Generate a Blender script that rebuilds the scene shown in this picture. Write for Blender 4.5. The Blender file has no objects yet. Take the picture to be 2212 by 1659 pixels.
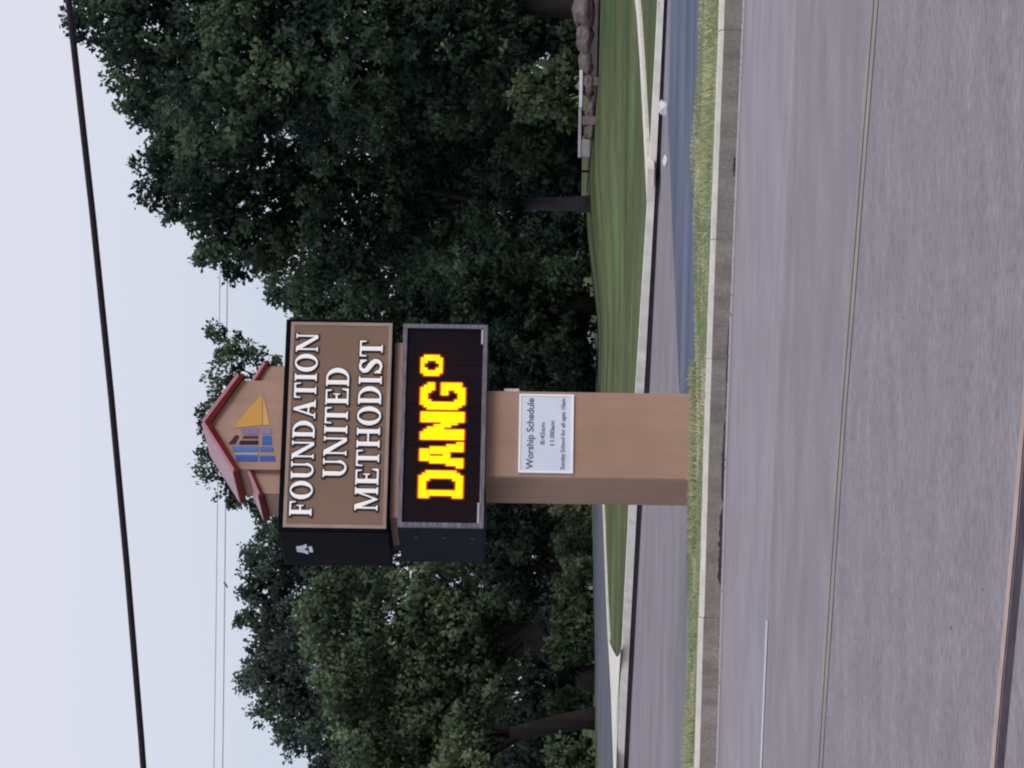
import bpy, math, random
import numpy as np
from mathutils import Vector, Matrix, noise as mnoise
random.seed(7); RNG = np.random.default_rng(11)
S = bpy.context.scene; COL = S.collection

# ------------------------------------------------------------------ camera
F_PX = 8000.0; CX = 1106.0; CY = 829.5            # the photograph measured at 2212 x 1659
PITCH = math.atan2(111.0, F_PX); ROLL = 0.015; EYE = Vector((0, 0, 1.6))
_R0 = Vector((1, 0, 0)); _U0 = Vector((0, -math.sin(PITCH), math.cos(PITCH))); FWD = Vector((0, math.cos(PITCH), math.sin(PITCH)))
RU = _R0*math.cos(ROLL) + _U0*math.sin(ROLL); UU = -_R0*math.sin(ROLL) + _U0*math.cos(ROLL)
cd = bpy.data.cameras.new('camera'); cam = bpy.data.objects.new('camera', cd); COL.objects.link(cam); S.camera = cam
X, Y, Z = -UU, RU, -FWD                            # the phone was held turned a quarter
cam.matrix_world = Matrix(((X.x, Y.x, Z.x, EYE.x), (X.y, Y.y, Z.y, EYE.y), (X.z, Y.z, Z.z, EYE.z), (0, 0, 0, 1)))
cd.sensor_fit = 'HORIZONTAL'; cd.sensor_width = 36; cd.lens = 36*F_PX/2212; cd.clip_start = 0.1; cd.clip_end = 6000

# ------------------------------------------------------------------ sky and sun
SUN_EL, SUN_ROT = math.radians(27), math.radians(136)
W = bpy.data.worlds.new('World'); S.world = W; W.use_nodes = True
nt = W.node_tree; N = nt.nodes; L = nt.links; N.clear()
out = N.new('ShaderNodeOutputWorld'); bg = N.new('ShaderNodeBackground'); L.new(bg.outputs[0], out.inputs[0])
sky = N.new('ShaderNodeTexSky'); sky.sky_type = 'NISHITA'; sky.sun_disc = False
sky.sun_elevation = SUN_EL; sky.sun_rotation = SUN_ROT; sky.air_density = 1.0; sky.dust_density = 2.0; sky.ozone_density = 2.0
tc = N.new('ShaderNodeTexCoord'); sep = N.new('ShaderNodeSeparateXYZ'); L.new(tc.outputs['Generated'], sep.inputs[0])
ramp = N.new('ShaderNodeValToRGB'); L.new(sep.outputs['Z'], ramp.inputs[0])
cr = ramp.color_ramp; cr.elements[0].position = 0.0; cr.elements[0].color = (5.3, 6.25, 7.55, 1)
cr.elements[1].position = 1.0; cr.elements[1].color = (7.6, 7.9, 8.9, 1)
e = cr.elements.new(0.135); e.color = (7.1, 7.15, 8.2, 1)
e = cr.elements.new(0.06); e.color = (5.65, 6.4, 7.65, 1)
mp = N.new('ShaderNodeMapping'); mp.inputs['Scale'].default_value = (1.2, 1.2, 9); L.new(tc.outputs['Generated'], mp.inputs[0])
nz = N.new('ShaderNodeTexNoise'); nz.inputs['Scale'].default_value = 3.0; nz.inputs['Detail'].default_value = 3; L.new(mp.outputs[0], nz.inputs[0])
cl = N.new('ShaderNodeMapRange'); cl.inputs[1].default_value = 0.42; cl.inputs[2].default_value = 0.8; cl.inputs[3].default_value = 0; cl.inputs[4].default_value = 0.5; L.new(nz.outputs[0], cl.inputs[0])
veil = N.new('ShaderNodeMixRGB'); L.new(cl.outputs[0], veil.inputs[0]); L.new(ramp.outputs[0], veil.inputs[1]); veil.inputs[2].default_value = (7.5, 7.2, 7.95, 1)
mx = N.new('ShaderNodeMixRGB'); mx.inputs[0].default_value = 0.9; L.new(sky.outputs[0], mx.inputs[1]); L.new(veil.outputs[0], mx.inputs[2])
L.new(mx.outputs[0], bg.inputs[0]); bg.inputs[1].default_value = 0.1
sl = bpy.data.lights.new('sun', 'SUN'); sl.energy = 1.25; sl.angle = math.radians(26); sl.color = (1, 0.93, 0.86)
so = bpy.data.objects.new('sun', sl); COL.objects.link(so)
_d = Vector((math.sin(SUN_ROT)*math.cos(SUN_EL), math.cos(SUN_ROT)*math.cos(SUN_EL), math.sin(SUN_EL)))
so.rotation_euler = (-_d).to_track_quat('-Z', 'Y').to_euler(); so.location = (20, -20, 40)
S.view_settings.view_transform = 'Standard'; S.view_settings.look = 'None'; S.view_settings.exposure = 0.1; S.view_settings.gamma = 1
S.view_settings.use_curve_mapping = False
S.render.engine = 'CYCLES'; S.cycles.filter_width = 2.1; S.cycles.max_bounces = 6; S.cycles.transparent_max_bounces = 6

# ------------------------------------------------------------------ measuring: from the photograph to places in the world
def ray(y, v):
    return (FWD*F_PX + RU*(CY - y) + UU*(CX - v)).normalized()
def on_z(y, v, z):
    d = ray(y, v); return EYE + d*((z - EYE.z)/d.z)
def at_y(y, v, Yw):
    d = ray(y, v); return EYE + d*(Yw/d.y)

# ------------------------------------------------------------------ helpers
def srgb(r, g, b):
    f = lambda c: (c/255/12.92) if c/255 <= .04045 else ((c/255 + .055)/1.055)**2.4
    return (f(r), f(g), f(b), 1)
class Mat:
    """procedural material: base colour, large and fine noise, optional streaks, bump"""
    def __init__(s, name, c1, c2=None, scale=4, detail=5, rough=.8, metal=0, bump=0, bscale=60, coord='Object', stretch=(1, 1, 1), c3=None, fine=0.0, fscale=80, lo=.35, hi=.65, spec=.3, emit=0, transl=0):
        m = bpy.data.materials.new(name); m.use_nodes = True; s.m = m
        nt = m.node_tree; N = nt.nodes; L = nt.links; p = N['Principled BSDF']; s.N, s.L, s.p = N, L, p
        p.inputs['Roughness'].default_value = rough; p.inputs['Metallic'].default_value = metal; p.inputs['Specular IOR Level'].default_value = spec
        c2 = c2 or c1
        t = N.new('ShaderNodeTexCoord'); mp = N.new('ShaderNodeMapping'); mp.inputs['Scale'].default_value = stretch
        L.new(t.outputs[coord], mp.inputs[0]); s.vec = mp.outputs[0]; s.tc = t
        n = N.new('ShaderNodeTexNoise'); n.inputs['Scale'].default_value = scale; n.inputs['Detail'].default_value = detail; L.new(mp.outputs[0], n.inputs[0])
        r = N.new('ShaderNodeValToRGB'); r.color_ramp.elements[0].position = lo; r.color_ramp.elements[1].position = hi
        r.color_ramp.elements[0].color = (*c1[:3], 1); r.color_ramp.elements[1].color = (*c2[:3], 1)
        if c3: e = r.color_ramp.elements.new((lo+hi)/2); e.color = (*c3[:3], 1)
        L.new(n.outputs[0], r.inputs[0]); col = r.outputs[0]
        if fine:
            f = N.new('ShaderNodeTexNoise'); f.inputs['Scale'].default_value = fscale; f.inputs['Detail'].default_value = 3; L.new(t.outputs[coord], f.inputs[0])
            g = N.new('ShaderNodeMapRange'); g.inputs[1].default_value = .3; g.inputs[2].default_value = .7; g.inputs[3].default_value = 1-fine; g.inputs[4].default_value = 1+fine; L.new(f.outputs[0], g.inputs[0])
            v = N.new('ShaderNodeVectorMath'); v.operation = 'MULTIPLY'; L.new(col, v.inputs[0]); L.new(g.outputs[0], v.inputs[1]); col = v.outputs[0]
        s.col = col; L.new(col, p.inputs['Base Color'])
        if bump:
            b = N.new('ShaderNodeTexNoise'); b.inputs['Scale'].default_value = bscale; b.inputs['Detail'].default_value = 4; L.new(t.outputs[coord], b.inputs[0])
            q = N.new('ShaderNodeBump'); q.inputs['Strength'].default_value = bump; q.inputs['Distance'].default_value = .02; L.new(b.outputs[0], q.inputs['Height']); L.new(q.outputs[0], p.inputs['Normal'])
        if emit: p.inputs['Emission Color'].default_value = (*c1[:3], 1); p.inputs['Emission Strength'].default_value = emit
    def stripes(s, scale, amount, dist=.0):
        """multiply colour with streaks that vary only along UV.y"""
        N, L = s.N, s.L
        mp = N.new('ShaderNodeMapping'); mp.inputs['Scale'].default_value = (.012, 1, 1); L.new(s.tc.outputs['UV'], mp.inputs[0])
        n = N.new('ShaderNodeTexNoise'); n.inputs['Scale'].default_value = scale; n.inputs['Detail'].default_value = 3; L.new(mp.outputs[0], n.inputs[0])
        g = N.new('ShaderNodeMapRange'); g.inputs[1].default_value = .3; g.inputs[2].default_value = .7; g.inputs[3].default_value = 1-amount; g.inputs[4].default_value = 1+amount; L.new(n.outputs[0], g.inputs[0])
        v = N.new('ShaderNodeVectorMath'); v.operation = 'MULTIPLY'; L.new(s.col, v.inputs[0]); L.new(g.outputs[0], v.inputs[1]); s.col = v.outputs[0]; L.new(s.col, s.p.inputs['Base Color'])
        return s
def mesh_obj(name, verts, faces, mat, parent=None, uvs=None, smooth=False):
    me = bpy.data.meshes.new(name); me.from_pydata([tuple(v) for v in verts], [], faces)
    if uvs is not None:
        ul = me.uv_layers.new(name='UVMap')
        vi = np.empty(len(me.loops), dtype=np.int32); me.loops.foreach_get('vertex_index', vi)
        ul.data.foreach_set('uv', np.asarray(uvs, dtype=np.float32)[vi].ravel())
    me.materials.append(mat.m if isinstance(mat, Mat) else mat)
    if smooth: me.polygons.foreach_set('use_smooth', [True]*len(me.polygons))
    me.update()
    o = bpy.data.objects.new(name, me); COL.objects.link(o)
    if parent is not None: o.parent = parent
    return o
class MB:
    def __init__(s): s.v, s.f = [], []
    def poly(s, pts, f):
        b = len(s.v); s.v += [tuple(p) for p in pts]; s.f += [tuple(i+b for i in q) for q in f]; return s
    def box(s, x0, y0, z0, x1, y1, z1, bev=0.0):
        if bev <= 0:
            return s.poly([(x0,y0,z0),(x1,y0,z0),(x1,y1,z0),(x0,y1,z0),(x0,y0,z1),(x1,y0,z1),(x1,y1,z1),(x0,y1,z1)],
                      [(0,3,2,1),(4,5,6,7),(0,1,5,4),(1,2,6,5),(2,3,7,6),(3,0,4,7)])
        c = ((x0+x1)/2, (y0+y1)/2, (z0+z1)/2); h = ((x1-x0)/2, (y1-y0)/2, (z1-z0)/2); pts = []; ids = {}
        for sx in (-1, 1):
            for sy in (-1, 1):
                for sz in (-1, 1):
                    for ax in range(3):
                        q = [sx*(h[0]-bev), sy*(h[1]-bev), sz*(h[2]-bev)]; q[ax] = (sx, sy, sz)[ax]*h[ax]
                        ids[(sx, sy, sz, ax)] = len(pts); pts.append((c[0]+q[0], c[1]+q[1], c[2]+q[2]))
        fs = []
        I = ids
        for ax in range(3):
            a, b = [k for k in range(3) if k != ax]
            for sg in (-1, 1):
                q = []
                for (i, j) in ((-1,-1),(1,-1),(1,1),(-1,1)):
                    t = [0,0,0]; t[ax] = sg; t[a] = i; t[b] = j; q.append(I[(*t, ax)])
                fs.append(tuple(q))
            for i in (-1, 1):
                for j in (-1, 1):
                    t0 = [0,0,0]; t1 = [0,0,0]; t0[ax] = -1; t1[ax] = 1; t0[a] = t1[a] = i; t0[b] = t1[b] = j
                    fs.append((I[(*t0, a)], I[(*t1, a)], I[(*t1, b)], I[(*t0, b)]))
        for sx in (-1, 1):
            for sy in (-1, 1):
                for sz in (-1, 1): fs.append((I[(sx,sy,sz,0)], I[(sx,sy,sz,1)], I[(sx,sy,sz,2)]))
        return s.poly(pts, fs)
    def prism(s, xz, y0, y1):
        n = len(xz); s.poly([(x, y0, z) for x, z in xz] + [(x, y1, z) for x, z in xz],
                            [tuple(range(n)), tuple(range(2*n-1, n-1, -1))] + [(i, i+n, (i+1) % n+n, (i+1) % n) for i in range(n)]); return s
    def tube(s, pts, rad, n=8):
        pts = [Vector(p) for p in pts]; b = len(s.v)
        for i, p in enumerate(pts):
            t = (pts[min(i+1, len(pts)-1)] - pts[max(i-1, 0)]).normalized(); r = rad[i] if hasattr(rad, '__len__') else rad
            a = t.cross(Vector((0, 0, 1)) if abs(t.z) < .9 else Vector((1, 0, 0))).normalized(); c = t.cross(a)
            for k in range(n):
                g = 2*math.pi*k/n; s.v.append(tuple(p + a*(r*math.cos(g)) + c*(r*math.sin(g))))
        for i in range(len(pts)-1):
            for k in range(n): s.f.append((b+i*n+k, b+i*n+(k+1) % n, b+(i+1)*n+(k+1) % n, b+(i+1)*n+k))
        s.f.append(tuple(b+k for k in range(n-1, -1, -1))); s.f.append(tuple(b+(len(pts)-1)*n+k for k in range(n))); return s
    def build(s, name, mat, parent=None, smooth=False):
        o = mesh_obj(name, s.v, s.f, mat, parent, smooth=smooth)
        import bmesh
        bm = bmesh.new(); bm.from_mesh(o.data); bmesh.ops.recalc_face_normals(bm, faces=bm.faces); bm.to_mesh(o.data); bm.free()
        return o
def tag(o, label=None, cat=None, group=None, kind=None):
    if label: o['label'] = label
    if cat: o['category'] = cat
    if group: o['group'] = group
    if kind: o['kind'] = kind
    return o
def empty(name, loc, rz=0, parent=None):
    o = bpy.data.objects.new(name, None); COL.objects.link(o); o.location = loc; o.rotation_euler = (0, 0, rz); o.empty_display_size = .3
    if parent: o.parent = parent
    return o

# ------------------------------------------------------------------ ground lines, as functions Y(X) on the ground
def line(pts, z, sl, sr):
    P = sorted([(p.x, p.y) for p in (on_z(y, v, z) for y, v in pts)])
    xs = np.array([p[0] for p in P]); ys = np.array([p[1] for p in P])
    def f(X):
        X = np.asarray(X, dtype=float)
        r = np.interp(X, xs, ys); r = np.where(X < xs[0], ys[0] + sl*(X - xs[0]), r); return np.where(X > xs[-1], ys[-1] + sr*(X - xs[-1]), r)
    return f
SL = -.5
kerb_line = line([(0, 1605), (400, 1588), (933, 1568), (1659, 1547)], 0, SL, SL)
lane_line = line([(0, 1722), (823, 1680), (1659, 1645)], 0, SL, SL)
yellow_line = line([(0, 1895), (933, 1822), (1659, 1774)], 0, SL, SL)
near_line = line([(1086, 2212), (1659, 2158)], 0, SL, SL)
XS = np.concatenate([np.linspace(-160, -14, 18), np.linspace(-12, 12, 49), np.linspace(14, 160, 18)])
def loft(name, rows, mat, zs, per=4, uvoff=0.0, kind='structure', parent=None, xs=XS):
    """rows: functions Y(X); zs: a number or function per row"""
    V, UV, F = [], [], []; n = len(xs); R = 0; acc = 0.0
    allrows = []
    for i in range(len(rows)-1):
        for k in range(per): allrows.append((i, k/per))
    allrows.append((len(rows)-2, 1.0))
    mid = [float(r(0.0)) for r in rows]
    for (i, t) in allrows:
        y = rows[i](xs)*(1-t) + rows[i+1](xs)*t
        za = zs[i](xs) if callable(zs[i]) else np.full(n, float(zs[i])); zb = zs[i+1](xs) if callable(zs[i+1]) else np.full(n, float(zs[i+1]))
        z = za*(1-t) + zb*t; m = mid[i]*(1-t) + mid[i+1]*t
        for k in range(n): V.append((xs[k], y[k], z[k])); UV.append((xs[k]*1.1, m))
    for r in range(len(allrows)-1):
        for k in range(n-1): F.append((r*n+k, r*n+k+1, (r+1)*n+k+1, (r+1)*n+k))
    o = mesh_obj(name, V, F, mat, parent, uvs=UV)
    if kind: o['kind'] = kind
    return o
off = lambda f, d: (lambda X: f(X) + d)

# materials of the ground
m_asph = Mat('asphalt', srgb(132,127,133), srgb(145,139,144), scale=1.2, detail=6, rough=.9, fine=.15, fscale=28, bump=.25, bscale=90, stretch=(1,1,1)).stripes(1.6, .055)
m_lane = Mat('lane_concrete', srgb(140,135,141), srgb(151,146,152), scale=1.0, detail=6, rough=.85, fine=.07, fscale=22, bump=.2, bscale=70).stripes(2.2, .05)
m_lot = Mat('lot_asphalt', srgb(124,119,125), srgb(137,131,137), scale=.5, detail=5, rough=.9, fine=.06, fscale=9).stripes(1.2, .05)
m_blue = Mat('sky_tinted_asphalt', srgb(70,78,98), srgb(98,108,130), scale=.35, detail=5, rough=.85, fine=.05, fscale=8, stretch=(.6, 1.6, 1))  # newer asphalt; the sky's blue reflection is put into its colour
m_road2 = Mat('back_road_asphalt', srgb(72,78,88), srgb(92,96,106), scale=.2, detail=4, rough=.9)
m_grass = Mat('verge_grass', srgb(118,116,90), srgb(146,148,122), scale=1.6, detail=6, rough=.95, spec=.02, c3=srgb(104,118,82), fine=.18, fscale=14)
m_lawn = Mat('lawn_grass', srgb(58,84,52), srgb(104,124,84), scale=.16, detail=6, rough=.95, spec=.02, c3=srgb(92,96,70), fine=.16, fscale=2.0, lo=.3, hi=.7)
m_dirt = Mat('soil', srgb(70,62,52), srgb(96,86,70), scale=.2, rough=.95)
m_conc = Mat('pale_concrete', srgb(206,200,190), srgb(230,225,215), scale=2.5, detail=6, rough=.8, fine=.06, fscale=30, bump=.2)
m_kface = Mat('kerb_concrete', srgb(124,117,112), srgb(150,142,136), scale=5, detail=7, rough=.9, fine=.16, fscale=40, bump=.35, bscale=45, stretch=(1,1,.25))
m_ktop = Mat('kerb_top_skylit', srgb(196,192,182), srgb(214,210,200), scale=6, rough=.85, fine=.06)  # kerb concrete made paler: sky light on the top put into the colour
m_dark = Mat('dark_joint_and_foot', srgb(48,38,48), srgb(66,56,64), scale=8, rough=.95)
m_yellow = Mat('worn_yellow_paint', srgb(137,130,130), srgb(152,141,134), scale=1.6, detail=7, rough=.8, lo=.38, hi=.62, fine=.1)
m_salmon = Mat('faded_orange_paint', srgb(164,144,134), srgb(184,162,150), scale=6, rough=.8, fine=.08)
m_white = Mat('worn_white_paint', srgb(160,156,160), srgb(178,174,178), scale=9, rough=.8, fine=.08)

# base ground
mesh_obj('ground', [(-3000,-800,-.06),(3000,-800,-.06),(3000,4500,-.06),(-3000,4500,-.06)], [(0,1,2,3)], m_dirt)['kind'] = 'structure'
# the wide street
loft('road', [off(kerb_line, .0), lane_line], m_lane, [0, 0], per=6)
loft('road', [lane_line, off(yellow_line, .02)], m_asph, [0, 0], per=4)
m_asph2 = Mat('mottled_asphalt', srgb(130,125,131), srgb(146,141,146), scale=2.4, detail=7, rough=.9, c3=srgb(137,131,136), fine=.2, fscale=17, bump=.3, bscale=80, lo=.3, hi=.7).stripes(.8, .02)
loft('road', [off(yellow_line, .02), off(near_line, .10)], m_asph2, [0, 0], per=4)
loft('near_pavement', [off(near_line, -.13), (lambda X: SL*np.asarray(X, float) - 18)], m_asph2, [.0, .0], per=6)
loft('gutter_joint', [off(near_line, .10), off(near_line, -.13)], m_dark, [0, 0], per=1)
loft('edge_line', [off(near_line, .24), off(near_line, .12)], m_salmon, [.004, .004], per=1)
loft('centre_line', [off(yellow_line, .42), off(yellow_line, .20)], m_yellow, [.004, .004], per=1)
loft('centre_line', [off(yellow_line, .12), off(yellow_line, -.10)], m_yellow, [.004, .004], per=1)
xd = np.linspace(float(on_z(1342, 1660, 0).x) - 3.0, float(on_z(1342, 1660, 0).x), 8)
loft('lane_dash', [off(lane_line, .12), off(lane_line, -.12)], Mat('dash_paint', srgb(190,188,196), srgb(206,204,210), scale=9, rough=.8, fine=.08), [.006, .006], per=1, xs=xd)
# gutter lip: a paler seam of concrete along the foot of the kerb
loft('gutter_lip', [off(kerb_line, -.02), off(kerb_line, -.5)], m_white, [.006, .004], per=1)
# kerb built of segments
KH = .2
kerb = empty('kerb', (0, 0, 0)); tag(kerb, kind='structure')
seg = [-60, -50, -42, -34, -28, -22, -17, -13, -10, -7.6, -5.6, -3.95, -2.3, -.6, 1.15, 3.35, 5.3, 7.5, 10, 14, 20, 28, 38, 50, 60]
seg[13] = on_z(774, 1580, 0).x; seg[14] = on_z(516, 1585, 0).x; seg[15] = on_z(69, 1600, 0).x
for i in range(len(seg)-1):
    x0, x1 = seg[i]+.003, seg[i+1]-.003; n = max(2, int((x1-x0)/.5)+1); xx = np.linspace(x0, x1, n); yy = kerb_line(xx)
    prof = [(0, 0), (.012, .06), (.02, KH-.035), (.05, KH), (.19, KH+.012), (.19, -.05)]
    jz = random.uniform(-.004, .004); jy = random.uniform(-.006, .006)
    V = [(xx[k], yy[k]+a+jy*(b > .1), b+jz*(b > .1)) for k in range(n) for a, b in prof]; q = len(prof)
    F = [(k*q+j, k*q+(j+1) % q, (k+1)*q+(j+1) % q, (k+1)*q+j) for k in range(n-1) for j in range(q)]; F += [tuple(range(q-1, -1, -1)), tuple((n-1)*q+j for j in range(q))]
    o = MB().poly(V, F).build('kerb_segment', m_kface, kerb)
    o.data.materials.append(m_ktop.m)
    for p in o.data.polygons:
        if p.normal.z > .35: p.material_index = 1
loft('kerb_core', [off(kerb_line, .008), off(kerb_line, .026), off(kerb_line, .056), off(kerb_line, .18)], m_kface, [0, KH-.042, KH-.008, KH-.004], per=1, parent=kerb, kind=None, xs=np.linspace(-59, 59, 160))
# dark broken undercut along the foot of the kerb
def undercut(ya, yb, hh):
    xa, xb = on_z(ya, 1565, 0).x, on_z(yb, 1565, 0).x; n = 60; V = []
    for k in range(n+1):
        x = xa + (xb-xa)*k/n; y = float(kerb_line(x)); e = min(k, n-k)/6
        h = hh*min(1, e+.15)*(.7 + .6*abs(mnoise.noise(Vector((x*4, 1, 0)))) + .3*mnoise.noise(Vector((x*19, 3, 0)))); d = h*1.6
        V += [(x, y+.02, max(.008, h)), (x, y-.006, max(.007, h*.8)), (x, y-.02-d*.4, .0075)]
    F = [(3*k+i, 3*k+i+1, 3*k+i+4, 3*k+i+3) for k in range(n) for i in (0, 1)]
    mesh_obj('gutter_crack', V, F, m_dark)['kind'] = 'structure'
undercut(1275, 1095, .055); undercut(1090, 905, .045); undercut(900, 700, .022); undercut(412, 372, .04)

# verge, pavement, lot
verge_back = line([(0, 1512), (150, 1509), (327, 1492), (440, 1499), (823, 1504), (850, 1486), (1093, 1486), (1400, 1488), (1500, 1484), (1659, 1478)], .2, SL, SL)
blue_back = line([(0, 1448), (150, 1446), (275, 1442), (327, 1445), (452, 1450), (823, 1465), (1000, 1478)], .2, -.9, -.35)
far_kerb = line([(0, 1442), (411, 1424), (823, 1404), (1090, 1387), (1419, 1369), (1659, 1357)], .19, -.3, -.3)
loft('verge', [off(kerb_line, .15), verge_back], m_grass, [KH-.005, KH+.0], per=3)
loft('parking_lot', [off(kerb_line, .18), far_kerb], m_lot, [.186, .19], per=10)
xb = np.concatenate([np.linspace(float(on_z(1010, 1484, .2).x), 8, 60), np.linspace(9, 120, 20)])
loft('blue_pavement', [off(verge_back, -.3), (lambda X: np.maximum(blue_back(X), verge_back(X)))], m_blue, [.193, .195], per=4, xs=xb)
ktop = lambda X: np.interp(X, [-8, 0, 2.8, 6.5, 20], [.41, .40, .345, .30, .30])
XF = np.concatenate([np.linspace(-120, -16, 12), np.linspace(-14, 16, 61), np.linspace(18, 140, 14)])
def lawn_z(x, y):
    sx = np.clip((np.asarray(x, float)-1)/5.5, 0, 1); sx = sx*sx*(3-2*sx); sy = np.clip((np.asarray(y, float)-66)/52, 0, 1); sy = sy*sy*(3-2*sy)
    return ktop(x) + .55*sx*sy
# lawn as one sheet behind the far kerb
V = []; UV = []; F = []; ts = np.concatenate([np.linspace(0, .12, 6), np.linspace(.16, .5, 16), [.6, .75, 1.0]])
for t in ts:
    yy = far_kerb(XF)+.1; Yt = yy + (420-yy)*t
    for k, x in enumerate(XF): V.append((x, Yt[k], float(lawn_z(x, Yt[k])) + (0 if t < .5 else (t-.5)*2))); UV.append((x, Yt[k]))
n = len(XF); F = [(r*n+k, r*n+k+1, (r+1)*n+k+1, (r+1)*n+k) for r in range(len(ts)-1) for k in range(n-1)]
mesh_obj('lawn', V, F, m_lawn, uvs=UV)['kind'] = 'structure'
# far kerb: pale upper stone over a darker foot
xk = np.concatenate([np.linspace(-90, -13, 12), np.linspace(-12, 12, 80), np.linspace(13, 100, 12)])
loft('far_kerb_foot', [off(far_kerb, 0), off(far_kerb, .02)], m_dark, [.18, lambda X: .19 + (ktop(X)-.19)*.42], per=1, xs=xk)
loft('far_kerb', [off(far_kerb, -.02), off(far_kerb, .09), off(far_kerb, .4)], m_conc, [lambda X: .19 + (ktop(X)-.19)*.42, lambda X: ktop(X)+.012, lambda X: ktop(X)+.016], per=1, xs=xk)
# second pale kerb that splits away behind the first
def ribbon(name, pts, w, h, mat, zf):
    V, F = [], []
    for i, p in enumerate(pts):
        a = pts[max(i-1, 0)]; b = pts[min(i+1, len(pts)-1)]; t = (b-a); t.z = 0; t.normalize(); nrm = Vector((-t.y, t.x, 0))
        for s_, z_ in ((-.5, -.05), (-.5, h), (.5, h), (.5, -.05)):
            q = p + nrm*(w*s_); V.append((q.x, q.y, float(zf(q.x, q.y)) + z_))
    n = len(pts)
    for i in range(n-1):
        for j in range(4): F.append((i*4+j, i*4+(j+1) % 4, (i+1)*4+(j+1) % 4, (i+1)*4+j))
    F += [(0, 1, 2, 3), tuple((n-1)*4+j for j in (3, 2, 1, 0))]
    o = MB().poly(V, F).build(name, mat); o['kind'] = 'structure'; return o
bp = [on_z(y, v, .34) for y, v in [(-900, 1315), (-300, 1354), (0, 1377), (100, 1385), (198, 1392), (300, 1399), (360, 1403), (400, 1405.5)]]
ribbon('lawn_kerb', bp, .5, .05, m_conc, lawn_z)
# back road that runs away behind the sign
near = [(1659, 1323), (1419, 1317), (1300, 1311), (1090, 1303), (950, 1297), (823, 1290), (700, 1283), (645, 1278)]
far = [(1659, 1294), (1419, 1285), (1300, 1283), (1090, 1281), (950, 1279), (823, 1275), (700, 1273), (645, 1274)]
A = [on_z(y, v, .43) for y, v in near]; B = [on_z(y, v, .43) for y, v in far]
A = [A[0] + Vector((-60, 12, 0)), A[0] + Vector((-6, -1, 0))] + A; B = [B[0] + Vector((-60, 4, 0)), B[0] + Vector((-8, -8, 0))] + B
V = [v for p in zip(A, B) for v in p]; V = [(v[0], v[1], .43) for v in V]
mesh_obj('back_road', V, [(2*i, 2*i+2, 2*i+3, 2*i+1) for i in range(len(A)-1)], m_road2)['kind'] = 'structure'
ribbon('lawn_kerb', [Vector((p.x, p.y-.3, .43)) for p in (on_z(1385, 1316, .43), on_z(1300, 1311.5, .43), on_z(1090, 1303.5, .43), on_z(950, 1297.5, .43))], .3, .03, m_conc, lambda x, y: .42)
# pale concrete apron where the lawn runs to a point
P = [on_z(y, v, .436) for y, v in [(1370, 1313), (1385, 1316), (1404, 1324), (1417, 1331), (1419, 1334), (1413, 1339), (1399, 1343), (1375, 1347)]]
far_l = [on_z(y, v, .436) for y, v in [(1500, 1319.5), (1659, 1324.5)]]
nl = [Vector((x, float(far_kerb(x))+.2, 0)) for x in (-7.0, -9, -14)]
V = [P[0], far_l[0], far_l[1], far_l[1]+Vector((-6, 0, 0)), nl[2], nl[1], nl[0]] + [Vector((x, float(far_kerb(x))+.25, 0)) for x in (-6, -5)] + P[:0:-1]
mesh_obj('concrete_apron', [(v.x, v.y, .436) for v in V], [tuple(range(len(V)))], m_conc)['kind'] = 'structure'
# pale kerb along the far edge of the back road
for a, b in (((1275, 1276), (1148, 1274)), ((760, 1272), (640, 1270))):
    p, q = on_z(a[0], a[1]+3, .43), on_z(b[0], b[1]+3, .43)
    ribbon('back_kerb', [p, (p+q)/2, q], .3, .11, m_conc, lambda x, y: .43)

# ------------------------------------------------------------------ grass blades
def blades(name, n, sample, hmin, hmax, mat, label=None):
    V = np.zeros((n, 3, 3), np.float32); pts = sample(n); h = RNG.uniform(hmin, hmax, n)*RNG.uniform(.4, 1, n); a = RNG.uniform(0, math.pi, n); w = .004 + h*.06
    ln = RNG.normal(0, .35, (n, 2))*h[:, None]
    V[:, 0] = pts; V[:, 1] = pts; V[:, 2] = pts
    V[:, 0, 0] -= np.cos(a)*w; V[:, 0, 1] -= np.sin(a)*w; V[:, 1, 0] += np.cos(a)*w; V[:, 1, 1] += np.sin(a)*w
    V[:, 2, 0] += ln[:, 0]; V[:, 2, 1] += ln[:, 1]; V[:, 2, 2] += h
    return leaf_mesh(name, V.reshape(-1, 3), 3, mat)
def leaf_mesh(name, V, k, mat, parent=None, col=None, nrm=None):
    n = len(V)//k; me = bpy.data.meshes.new(name); me.vertices.add(n*k); me.loops.add(n*k); me.polygons.add(n)
    me.vertices.foreach_set('co', V.astype(np.float32).ravel()); me.loops.foreach_set('vertex_index', np.arange(n*k, dtype=np.int32))
    me.polygons.foreach_set('loop_start', np.arange(0, n*k, k, dtype=np.int32)); me.polygons.foreach_set('loop_total', np.full(n, k, dtype=np.int32))
    if col is not None:
        at = me.attributes.new('tone', 'FLOAT', 'FACE'); at.data.foreach_set('value', col.astype(np.float32))
    if nrm is not None:
        at = me.attributes.new('leaf_normal', 'FLOAT_VECTOR', 'FACE'); at.data.foreach_set('vector', nrm.astype(np.float32).ravel())
    me.materials.append(mat.m if isinstance(mat, Mat) else mat); me.update(calc_edges=True)
    o = bpy.data.objects.new(name, me); COL.objects.link(o)
    if parent: o.parent = parent
    return o
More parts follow.
